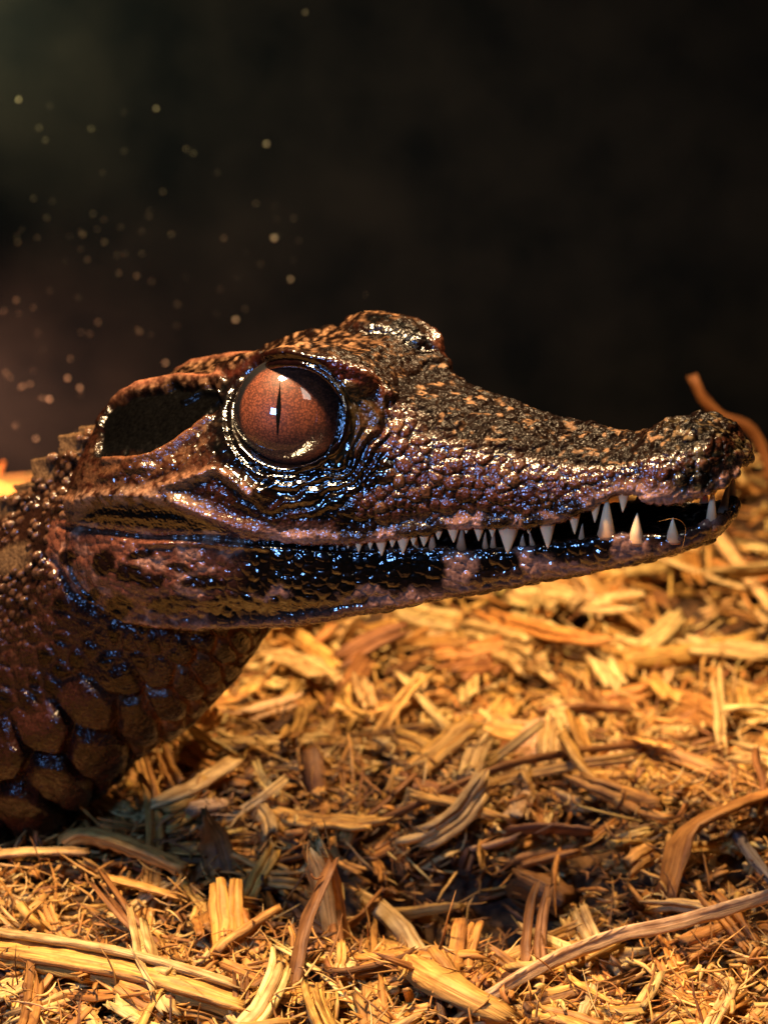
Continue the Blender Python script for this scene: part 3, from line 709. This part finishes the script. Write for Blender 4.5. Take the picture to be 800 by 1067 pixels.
# ================================================================= WOOD SHAVINGS
rng = np.random.default_rng(11)
TONES = {'pale': (.80, .56, .22), 'golden': (.72, .42, .11), 'amber': (.56, .27, .06), 'brown': (.27, .115, .03), 'dark': (.10, .042, .016), 'tan': (.82, .52, .29), 'grey': (.20, .17, .15)}
def frame(d, roll):
    d = d / np.linalg.norm(d, axis=-1, keepdims=True)
    up = np.array([0, 0, 1.0]) if abs(d.reshape(-1, 3)[len(d.reshape(-1, 3)) // 2, 2]) < .93 else np.array([1.0, 0, 0])
    a = np.cross(d, up); a /= np.linalg.norm(a, axis=-1, keepdims=True); b = np.cross(a, d)
    return a * math.cos(roll) + b * math.sin(roll), -a * math.sin(roll) + b * math.cos(roll)
def splinter(path, Wd, Th, r, roll=0.0, m=10, rag=.12, taper=.25, rough=.34):
    """one piece of split wood along a path: faceted, ridged by its fibres, torn at its ends"""
    path = np.asarray(path, float); n = len(path)
    seg = np.linalg.norm(np.diff(path, axis=0), axis=1); Ls = np.concatenate([[0], np.cumsum(seg)]); Ltot = Ls[-1]
    tan = np.gradient(path, axis=0); A, B = frame(tan, roll)
    a = (np.arange(m) + r.uniform(-.3, .3, m)) / m * 2 * math.pi
    ca, sa = np.cos(a), np.sin(a); k = 1 / np.maximum(np.abs(ca), np.abs(sa)) ** .7
    rr = k * (1 + r.uniform(-rough, rough, m))
    e0 = r.uniform(0, rag, m) * Ltot; e1 = Ltot - r.uniform(0, rag, m) * Ltot
    V = np.zeros((n, m, 3)); G = np.zeros((n, m, 3)); seed = r.uniform(0, 500)
    for i in range(n):
        s = i / (n - 1); l = e0 + (e1 - e0) * s
        wob = 1 + r.uniform(-.16, .16, m); env = 1 - taper * abs(2 * s - 1) ** 3
        pc = np.stack([np.interp(l, Ls, path[:, c]) for c in range(3)], 1)
        Ai = np.stack([np.interp(l, Ls, A[:, c]) for c in range(3)], 1); Bi = np.stack([np.interp(l, Ls, B[:, c]) for c in range(3)], 1)
        V[i] = pc + Ai * (ca * rr * wob * Wd * .5 * env)[:, None] + Bi * (sa * rr * wob * Th * .5 * env)[:, None]
        G[i] = np.stack([l, a / (2 * math.pi) * (2 * Wd + 2 * Th), np.full(m, seed)], 1)
    V = V.reshape(-1, 3); G = G.reshape(-1, 3)
    c0 = V[:m].mean(0) + tan[0] / np.linalg.norm(tan[0]) * Wd * .3; c1 = V[-m:].mean(0) - tan[-1] / np.linalg.norm(tan[-1]) * Wd * .3
    V = np.vstack([V, c0, c1]); G = np.vstack([G, [[0, 0, seed], [Ltot, 0, seed]]])
    i = np.arange(n - 1)[:, None] * m; j = np.arange(m)[None]; j2 = (j + 1) % m
    F = np.stack([i + j, i + j2, i + m + j2, i + m + j], -1).reshape(-1, 4)
    t = np.arange(m); q = (t + 1) % m
    F0 = np.stack([np.full(m, n * m), q, t, t], -1); F1 = np.stack([np.full(m, n * m + 1), (n - 1) * m + t, (n - 1) * m + q, (n - 1) * m + q], -1)
    return V, F, np.vstack([F0[:, :3], F1[:, :3]]), G
def bundle(pieces):
    Vs, Fs, Ts, Gs, Cs = [], [], [], [], []; o = 0
    for (V, F, T, G), c in pieces:
        Vs.append(V); Fs.append(F + o); Ts.append(T + o); Gs.append(G); Cs.append(np.tile(np.append(c, 1.0), (len(V), 1))); o += len(V)
    return np.vstack(Vs), np.vstack(Fs), np.vstack(Ts), np.vstack(Gs), np.vstack(Cs)
def emit(name, pieces, origin=None, smooth=False):
    V, F, T, G, C = bundle(pieces)
    me = bpy.data.meshes.new(name); o0 = V.mean(0) if origin is None else origin
    if origin is None: o0 = np.array([o0[0], o0[1], V[:, 2].min()])
    nq, ntr = len(F), len(T)
    me.vertices.add(len(V)); me.vertices.foreach_set("co", ((V - o0) * S).astype(np.float32).ravel())
    me.loops.add(nq * 4 + ntr * 3); me.loops.foreach_set("vertex_index", np.concatenate([F.ravel(), T.ravel()]).astype(np.int32))
    me.polygons.add(nq + ntr); me.polygons.foreach_set("loop_start", np.concatenate([np.arange(nq) * 4, nq * 4 + np.arange(ntr) * 3]).astype(np.int32))
    if smooth: me.polygons.foreach_set("use_smooth", np.ones(nq + ntr, bool))
    a = me.attributes.new('grain', 'FLOAT_VECTOR', 'POINT'); a.data.foreach_set('vector', G.astype(np.float32).ravel())
    a = me.attributes.new('tone', 'FLOAT_COLOR', 'POINT'); a.data.foreach_set('color', C.astype(np.float32).ravel())
    me.update(calc_edges=True); me.materials.append(wood)
    ob = bpy.data.objects.new(name, me); sc.collection.objects.link(ob); ob.location = Vector(o0 * S); ORIG[ob.name] = o0
    return ob
def tone(k, r, spread=.22): return np.clip(np.array(TONES[k]) * (1 + r.uniform(-spread, spread)) * (1 + r.uniform(-.06, .06, 3)), 0, .9)
def strands(path, Wd, Th, r, roll, m, rag, taper, k):
    """split wood that has come apart into k strands lying side by side"""
    path = np.asarray(path, float); A, B = frame(np.gradient(path, axis=0), roll); out = []; n = len(path); t = np.linspace(-1, 1, n)
    wid = r.uniform(.6, 1.4, k); wid = wid / wid.sum() * Wd; pos = np.cumsum(wid) - wid / 2 - Wd / 2
    for q in range(k):
        i0 = int(r.integers(0, max(1, n // 4))); i1 = n - int(r.integers(0, max(1, n // 4)))
        spr = 1 + r.uniform(0, .5) * np.abs(t) ** 2
        P = path + A * (pos[q] * spr)[:, None] + B * (r.normal(0, Th * .25) + r.normal(0, Th * .4) * t ** 2)[:, None]
        out.append(splinter(P[i0:i1], wid[q] * 1.2, Th * r.uniform(.6, 1.1), r, roll + r.normal(0, .25), m, rag, taper))
    return out
def fibre(path, rad, r):
    path = np.asarray(path, float); return splinter(path, rad * 2, rad * 1.6, r, 0, 5, .02, .7, .1)
def curl_path(c, yaw, pitch, Lg, bend, r, n=9, sag=0.0):
    t = np.linspace(-.5, .5, n)
    d = np.array([math.cos(yaw) * math.cos(pitch), math.sin(yaw) * math.cos(pitch), math.sin(pitch)])
    s = np.array([-math.sin(yaw), math.cos(yaw), 0]); u = np.cross(d, s)
    q = c + np.outer(t * Lg, d) + np.outer((t ** 2 - .08) * bend * Lg, s) + np.outer((t ** 2 - .08) * sag * Lg, u)
    return q + r.normal(0, .006 * Lg, (n, 3))
def visible_xy(r, y0=-330, y1=1600):
    """a spot on the bed inside the wedge that a view from near the camera takes in"""
    while True:
        y = y0 + (y1 - y0) * r.random() ** 1.15; x = r.uniform(-1, 1) * (470 + .26 * (y - y0) + 60)
        return x, y
def px_of(p): a, b = project(np.asarray(p)[None]); return float(a[0]), float(b[0])

# --- notable pieces, each a thing of its own
def at_depth(px, py, y):
    r = ray(px, py); return CAM + r * ((y - CAM[1]) / r[1])
def place(pts, n=14):
    """(px, py, height above the bed) -> a smooth path on the bed"""
    return smooth_curve([at_depth(a, b, h) if h > 600 else on_ground(a, b, h) for a, b, h in pts], n)
def special(name, label, cat, pts, Wd, Th, tn, roll=.3, rag=.08, hairs=0, extra=(), m=12, n=14, taper=.15, group=None, upright=None):
    r = np.random.default_rng(sum(map(ord, label)))
    P = place(pts, n)
    if upright:
        b0 = on_ground(*upright); P = smooth_curve([at_depth(a, b, b0[1] + h) for a, b, h in pts], n)
    pcs = [(splinter(P, Wd, Th, r, roll, m, rag, taper), tone(tn, r, .08))]
    for off, sc2, tn2 in extra:
        Q = P + np.array(off); pcs.append((splinter(Q, Wd * sc2, Th * sc2, r, roll + .5, 10, rag * 1.5, .2), tone(tn2, r, .1)))
    for k in range(hairs):
        e = P[0] if r.random() < .5 else P[-1]; dirv = (P[-1] - P[0]) * (1 if e is P[-1] else -1); dirv = dirv / np.linalg.norm(dirv)
        b = e - dirv * r.uniform(0, 20) + r.normal(0, Wd * .25, 3); ln = r.uniform(14, 40)
        q = b + np.outer(np.linspace(0, 1, 6), dirv * ln + r.normal(0, ln * .35, 3)) + np.outer(np.linspace(0, 1, 6) ** 2, r.normal(0, ln * .3, 3))
        pcs.append((fibre(q, r.uniform(.6, 1.5), r), tone('golden', r)))
    return tag(emit(name, pcs), label, cat, group)

special("twig", "long smooth pinkish tan twig lying across the lower right foreground", "twig", [(500, 1042, 24), (575, 1000, 46), (640, 975, 56), (700, 962, 62), (760, 945, 70), (850, 918, 76)], 16, 15, 'tan', rag=.02, m=14, n=22)
special("twig", "thin brown arched twig lying under the middle of the snout", "twig", [(380, 862, 30), (440, 835, 44), (520, 800, 52), (600, 783, 48), (730, 768, 30)], 9, 8, 'brown', rag=.02, n=20)
special("twig", "blurred curly brown stick rising against black behind the snout tip", "twig", [(720, 390, 1180), (732, 414, 1180), (750, 433, 1190), (774, 441, 1200), (792, 462, 1210), (806, 510, 1210), (812, 560, 1210)], 14, 13, 'brown', rag=.02, n=24)
special("wood_strip", "straight pale flat strip leaning diagonally below the middle of the jaw", "wood shaving", [(415, 700, 70), (460, 752, 46), (505, 808, 18)], 26, 7, 'pale', roll=.5, rag=.05)
special("wood_strip", "broad brightly lit pale slab beside the front of the chest", "wood shaving", [(150, 842, 36), (200, 822, 42), (250, 790, 46)], 34, 12, 'pale', roll=.2, rag=.12, hairs=3)
special("wood_stub", "upright torn stub with a ragged splintered top standing in the foreground", "wood stub", [(356, 1010, 0), (347, 965, 0), (338, 910, 4), (324, 876, 0)], 34, 18, 'pale', roll=.25, rag=.10, hairs=16, upright=(352, 1000), extra=[((9, 4, -8), .5, 'amber'), ((-10, 5, -22), .4, 'golden')])
special("wood_strip", "long thick split stick running in from the lower left edge", "wood shaving", [(-40, 985, 26), (60, 1000, 34), (150, 1018, 34), (262, 1052, 22)], 34, 20, 'golden', roll=.1, rag=.06, hairs=5, n=20, extra=[((0, 16, 12), .55, 'pale'), ((6, -15, 4), .5, 'golden'), ((10, 30, 2), .5, 'pale')])
special("wood_chip", "bent broad olive brown chip folded over at right of the foreground", "wood shaving", [(690, 945, 16), (702, 905, 44), (712, 872, 64), (745, 850, 60), (815, 822, 40)], 40, 12, 'amber', roll=.5, rag=.08, hairs=6)
special("wood_strip", "thick rounded golden stick slanting down at the bottom centre edge", "wood shaving", [(392, 985, 30), (450, 1018, 34), (545, 1070, 22)], 34, 24, 'golden', roll=.2, rag=.10, hairs=7)
special("wood_strip", "curled smooth golden piece with a rounded hooked end near the chest", "wood shaving", [(70, 893, 20), (66, 878, 38), (92, 870, 46), (140, 884, 44), (195, 908, 30)], 24, 16, 'golden', roll=.2, rag=.04, n=20)
special("wood_strip", "flat pale lath lying level along the left edge under the chest", "wood shaving", [(-30, 893, 30), (40, 888, 38), (96, 888, 36)], 22, 7, 'pale', roll=.2, rag=.05)
special("wood_strip", "pale splintered sliver sloping right from the lath under the chest", "wood shaving", [(98, 912, 34), (140, 922, 40), (196, 938, 30)], 16, 8, 'golden', roll=.2, rag=.2, hairs=9)
special("wood_chip", "dark brown upright plank leaning right of the bright pale slab", "wood shaving", [(236, 915, 6), (222, 875, 42), (208, 846, 78)], 34, 10, 'brown', roll=.3, rag=.12, hairs=4)
special("wood_chip", "rough brown lump of bark in the dark hollow right of centre", "wood shaving", [(535, 912, 22), (560, 926, 34), (596, 944, 20)], 40, 30, 'brown', roll=.2, rag=.14, m=16)
special("wood_chip", "broad level brown chip at the back of the dark hollow", "wood shaving", [(522, 868, 30), (565, 864, 38), (622, 868, 30)], 30, 10, 'brown', roll=.7, rag=.1)
special("wood_strip", "large squared pale block lying level below the tip of the lower jaw", "wood shaving", [(640, 690, 26), (700, 684, 34), (790, 668, 30)], 46, 26, 'golden', roll=.5, rag=.05, m=14)
special("wood_strip", "blurred thick golden strip running diagonally under the front teeth", "wood shaving", [(596, 592, 60), (640, 630, 40), (690, 668, 20)], 34, 14, 'golden', roll=.3, rag=.05)
special("wood_strip", "blurred golden strip crossing the far right background below the curly stick", "wood shaving", [(735, 540, 60), (765, 580, 40), (812, 640, 10)], 34, 16, 'pale', roll=.3, rag=.06)
special("wood_strip", "blurred golden chunk at the far left edge behind the nape", "wood shaving", [(-60, 505, 40), (0, 511, 40), (45, 522, 25)], 38, 34, 'golden', roll=.1, rag=.06)
special("wood_chip", "small dark red brown stub standing between throat and hollow", "wood shaving", [(330, 832, 4), (326, 805, 30), (322, 778, 52)], 30, 12, 'brown', roll=.2, rag=.2, hairs=4)
special("wood_strip", "squarish tan chip tilted up below the middle of the lower jaw", "wood shaving", [(548, 800, 10), (556, 775, 34), (565, 748, 56)], 44, 10, 'tan', roll=.4, rag=.1)
special("wood_strip", "long grey brown strip lying nearly level below the front of the jaw", "wood shaving", [(555, 742, 34), (610, 736, 40), (660, 742, 30)], 22, 12, 'brown', roll=.4, rag=.08)
special("wood_strip", "golden peg leaning in front of the bright mound at lower left", "wood shaving", [(268, 1000, 6), (256, 972, 30), (244, 952, 48)], 20, 16, 'amber', roll=.2, rag=.06)
special("wood_strip", "thin tan stick propped beside the dark upright plank", "wood shaving", [(300, 935, 10), (270, 905, 30), (240, 888, 44)], 9, 7, 'golden', roll=.2, rag=.04)
special("wood_strip", "grey weathered splinter at the right edge above the long twig", "wood shaving", [(765, 865, 24), (785, 895, 30), (815, 930, 24)], 16, 9, 'grey', roll=.4, rag=.06)

# --- the larger shavings on top of the bed: individuals
avoid = np.array([on_ground(a, b)[:2] for a, b in [(700, 965), (600, 990), (460, 750), (200, 820), (340, 950), (345, 985)]])
cand = []
for k in range(900):
    x, y = visible_xy(rng)
    if -900 < x < -250 and 40 < y < 300: continue
    far = np.clip((y - 250) / 500, 0, 1); Lg = float(np.exp(rng.normal(math.log(95), .42))) * (1 + .45 * far); Wd = float(np.clip(rng.normal(19, 8), 6, 42)) * (1 + .5 * far); 
    z = float(gh(x, y)) + rng.uniform(8, 34); a, b = px_of((x, y, z))
    if not (-40 < a < 840 and 480 < b < 1100): continue
    dz = (y * CT - z * ST + D)
    cand.append((Lg * Wd / dz ** 2 * (1 + .5 * rng.random()), x, y, z, Lg, Wd, a, b))
cand.sort(reverse=True); cand = cand[:270]
ANCH = [("the upright torn stub", 335, 930), ("the long pinkish twig", 690, 965), ("the diagonal pale strip", 460, 750), ("the bright pale slab", 205, 818), ("the bent olive chip", 730, 870), ("the split stick", 120, 1012),
        ("the front teeth", 650, 640), ("the chin", 420, 660), ("the throat", 280, 700), ("the rough bark lump", 565, 925), ("the pale block", 715, 680), ("the snout tip", 770, 560), ("the thin arched twig", 560, 795), ("the chest", 70, 900)]
made = []
for (sc0, x, y, z, Lg, Wd, a, b) in cand:
    r = np.random.default_rng(int(rng.integers(1e9)))
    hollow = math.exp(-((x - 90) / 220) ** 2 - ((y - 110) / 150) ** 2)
    p = np.array([.34, .38, .18, .06, .01, .03]) + hollow * np.array([-.18, -.2, .05, .22, .11, 0]); p = np.clip(p, .01, 1); p /= p.sum()  # shade of the hollow put into the chip tones
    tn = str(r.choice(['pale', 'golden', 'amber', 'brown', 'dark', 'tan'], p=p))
    yaw = r.uniform(0, math.pi); pitch = r.normal(0, .17) + (.5 * r.random() if r.random() < .06 else 0)
    bend = r.normal(0, .22); Th = r.uniform(4, 9) + .12 * Wd
    P = curl_path(np.array([x, y, z + abs(math.sin(pitch)) * Lg * .35]), yaw, pitch, Lg, bend, r, 9, r.normal(0, .18))
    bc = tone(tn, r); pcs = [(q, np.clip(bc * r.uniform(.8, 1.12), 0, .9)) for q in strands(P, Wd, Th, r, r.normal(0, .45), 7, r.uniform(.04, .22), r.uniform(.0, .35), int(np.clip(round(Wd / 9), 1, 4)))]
    for q in range(int(r.integers(2, 7))):           # fibres torn half loose
        i = int(r.integers(0, 8)); dv = P[i + 1] - P[i]; dv = dv / np.linalg.norm(dv) * r.choice([-1, 1]); ln = r.uniform(12, 45)
        f = P[i] + r.normal(0, Wd * .2, 3) + np.outer(np.linspace(0, 1, 6), dv * ln + r.normal(0, ln * .25, 3)) + np.outer(np.linspace(0, 1, 6) ** 2, r.normal(0, ln * .3, 3) + np.array([0, 0, ln * .15]))
        pcs.append((fibre(f, r.uniform(.5, 1.6), r), tone(tn, r)))
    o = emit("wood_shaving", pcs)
    shape = "curled" if abs(bend) > .33 else ("thin" if Wd < 12 else ("broad" if Wd > 29 else ("long" if Lg > 125 else ("short" if Lg < 70 else "slim" if Wd < 18 else "flat"))))
    if pitch > .45: shape = "upturned " + shape
    an = min(ANCH, key=lambda t: math.hypot(t[1] - a, t[2] - b)); ex, ey = a - an[1], b - an[2]
    rel = ("just right of" if ex > 0 else "just left of") if abs(ex) > abs(ey) else ("in front of" if ey > 0 else "behind")
    blur = "blurred " if y > 620 else ""
    made.append((o, f"{blur}{shape} {tn if tn not in ('dark',) else 'dark brown'} shaving {rel} {an[0]}", a, b))
from collections import defaultdict
cells = defaultdict(list)
for t in made: cells[t[1]].append(t)
ORD = ["first", "second", "third", "fourth", "fifth", "sixth", "seventh", "eighth", "ninth"]
for lb, ts in cells.items():
    ts.sort(key=lambda t: t[2])
    for i, t in enumerate(ts):
        tag(t[0], lb if len(ts) == 1 else f"{lb}, {ORD[min(i, 8)]} from the left", "wood shaving", "wood shavings spread over the bedding")

# --- everything smaller under and between: one mass nobody could count
pieces = []
def fill(n, Lm, Ls, W0, W1, zl, zh, pit, m, nst, pr, y1=1600, wide=False):
    for k in range(n):
        x, y = visible_xy(rng, y1=y1)
        if wide:
            hw = 530 + .26 * (y + 330); x = math.copysign(hw + rng.random() * 650, x)
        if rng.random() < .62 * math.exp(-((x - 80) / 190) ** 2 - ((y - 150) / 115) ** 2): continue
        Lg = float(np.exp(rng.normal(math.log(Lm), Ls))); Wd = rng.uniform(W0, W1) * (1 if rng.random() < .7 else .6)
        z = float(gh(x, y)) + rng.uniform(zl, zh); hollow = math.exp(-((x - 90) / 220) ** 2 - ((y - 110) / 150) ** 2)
        p = np.array(pr) + hollow * .3 * np.array([-1, -1, .2, 1, .9]); p = np.clip(p, .01, 1); p /= p.sum()  # hollow's shade painted in here too, as browner and darker shreds
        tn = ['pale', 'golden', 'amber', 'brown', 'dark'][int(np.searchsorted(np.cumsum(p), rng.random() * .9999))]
        pitch = rng.normal(0, pit)
        P = curl_path(np.array([x, y, z + abs(math.sin(pitch)) * Lg * .25]), rng.uniform(0, math.pi), pitch, Lg, rng.normal(0, .25), rng, nst, rng.normal(0, .15))
        bc = tone(tn, rng)
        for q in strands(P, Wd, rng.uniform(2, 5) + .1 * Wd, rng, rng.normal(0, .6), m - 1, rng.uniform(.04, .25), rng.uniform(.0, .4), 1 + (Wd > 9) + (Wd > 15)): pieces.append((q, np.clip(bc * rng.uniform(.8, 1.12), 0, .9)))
fill(2500, 85, .5, 5, 26, -26, 12, .25, 7, 5, [.24, .40, .24, .10, .02])
fill(3400, 36, .5, 3, 14, -8, 26, .4, 6, 4, [.25, .38, .25, .10, .02])
fill(4200, 16, .4, 2, 7, -2, 32, .5, 6, 4, [.25, .36, .2, .13, .06], y1=900)
fill(1900, 90, .45, 7, 30, -24, 22, .25, 7, 5, [.24, .40, .24, .10, .02], wide=True)
def hairs(n, y1):
    for k in range(n):
        x, y = visible_xy(rng, y1=y1); z = float(gh(x, y)) + rng.uniform(4, 38); Lg = float(np.exp(rng.normal(math.log(42), .5)))
        P = curl_path(np.array([x, y, z]), rng.uniform(0, 2 * math.pi), rng.normal(.15, .5), Lg, rng.normal(0, .5), rng, 7, rng.normal(0, .5))
        pieces.append((fibre(P, rng.uniform(.5, 1.7), rng), tone(str(rng.choice(['pale', 'golden', 'amber', 'brown'])), rng)))
hairs(4200, 900)
tag(emit("shredded_wood", pieces, origin=np.array([0, 0, ZG])), "loose mass of small wood shreds, crumbs and fibres covering the ground", None, None, "stuff")

# --- strands caught on the jaw, spots on the glass
def strand(label, pts, k):
    P = smooth_curve([h2w(unproj(a, b, (lambda X, k=k, q=q: -W(X) * k - q))) for a, b, q in pts], 16); r = np.random.default_rng(5)
    tag(emit("wood_fibre", [(fibre(P, .18, r), np.array(TONES['amber']))]), label, "fibre")
strand("fine pale looped fibre caught on the lower jaw beside the front teeth", [(684, 544, 3), (702, 540, 6), (713, 547, 7), (713, 560, 5), (709, 575, 4)], 1.0)

dm, nt, bs = mat("dried_water_spot"); bs.inputs['Base Color'].default_value = (.19, .175, .14, 1); bs.inputs['Roughness'].default_value = .4
dm2 = dm.copy(); dm2.node_tree.nodes['Principled BSDF'].inputs['Base Color'].default_value = (.30, .28, .23, 1)
def on_wall(px, py):
    r = ray(px, py); t = (YW - CAM[1]) / r[1]; return CAM + r * t
def spot(px, py, rad, label, group=None):
    c = on_wall(px, py); a = np.linspace(0, 2 * math.pi, 14, endpoint=False); V = []; 
    for f, h in ((1, .3), (.75, -.35), (.4, -.6)):
        V += [c + np.array([math.cos(t) * rad * f, h * rad - .3 * rad, math.sin(t) * rad * f]) for t in a]
    V.append(c + np.array([0, -rad, 0])); F = [[i * 14 + j, i * 14 + (j + 1) % 14, (i + 1) * 14 + (j + 1) % 14, (i + 1) * 14 + j] for i in (0, 1) for j in range(14)] + [[42, 28 + j, 28 + (j + 1) % 14] for j in range(14)]
    V = np.array(V); tag(link("water_spot", V, F, dm2 if group.startswith('bright') else dm, origin=c), label, "water spot", group)
BR = [(286, 248, 6.5, "brightest white round spot on the dark glass above the ear"), (246, 333, 5.5, "lone white ring spot on the dark glass just above the brow"), (278, 150, 5, "orange round spot high on the dark glass, topmost of the bright ones"), (303, 291, 4.5, "pale ring spot below right of the brightest spot on the glass"),
      (163, 113, 3.6, "faint pale spot at upper left of the glass above the crowd of spots"), (318, 13, 3, "dim spot at the very top edge of the dark glass"), (20, 104, 4, "dull orange spot near the upper left corner of the glass"), (173, 378, 4.2, "pale ring spot on the glass over the skull's rear edge"), (52, 416, 4.4, "round pale spot on the glass left of the ear"), (71, 394, 3.9, "pale spot upper right of the one left of the ear"), (84, 404, 3.9, "pale spot nearest above the rear of the skull"), (38, 457, 3.6, "lowest pale spot on the glass above the nape")]
for a, b, q, lb in BR: spot(a, b, q * .6, lb, "bright water spots on the dark glass")
r = np.random.default_rng(8)
for k in range(110):
    a = abs(r.normal(0, 150)) if k % 2 else r.uniform(0, 330); b = r.normal(330, 95) if k % 3 else r.normal(260, 60)
    if 90 < a < 300 and b > 350 or b > 470 or b < 60: continue
    spot(a, b, r.uniform(.7, 1.8), "faint tiny spot among the many dried on the left of the dark glass", "faint water spots on the dark glass")

print("script", _t.time() - _T0)
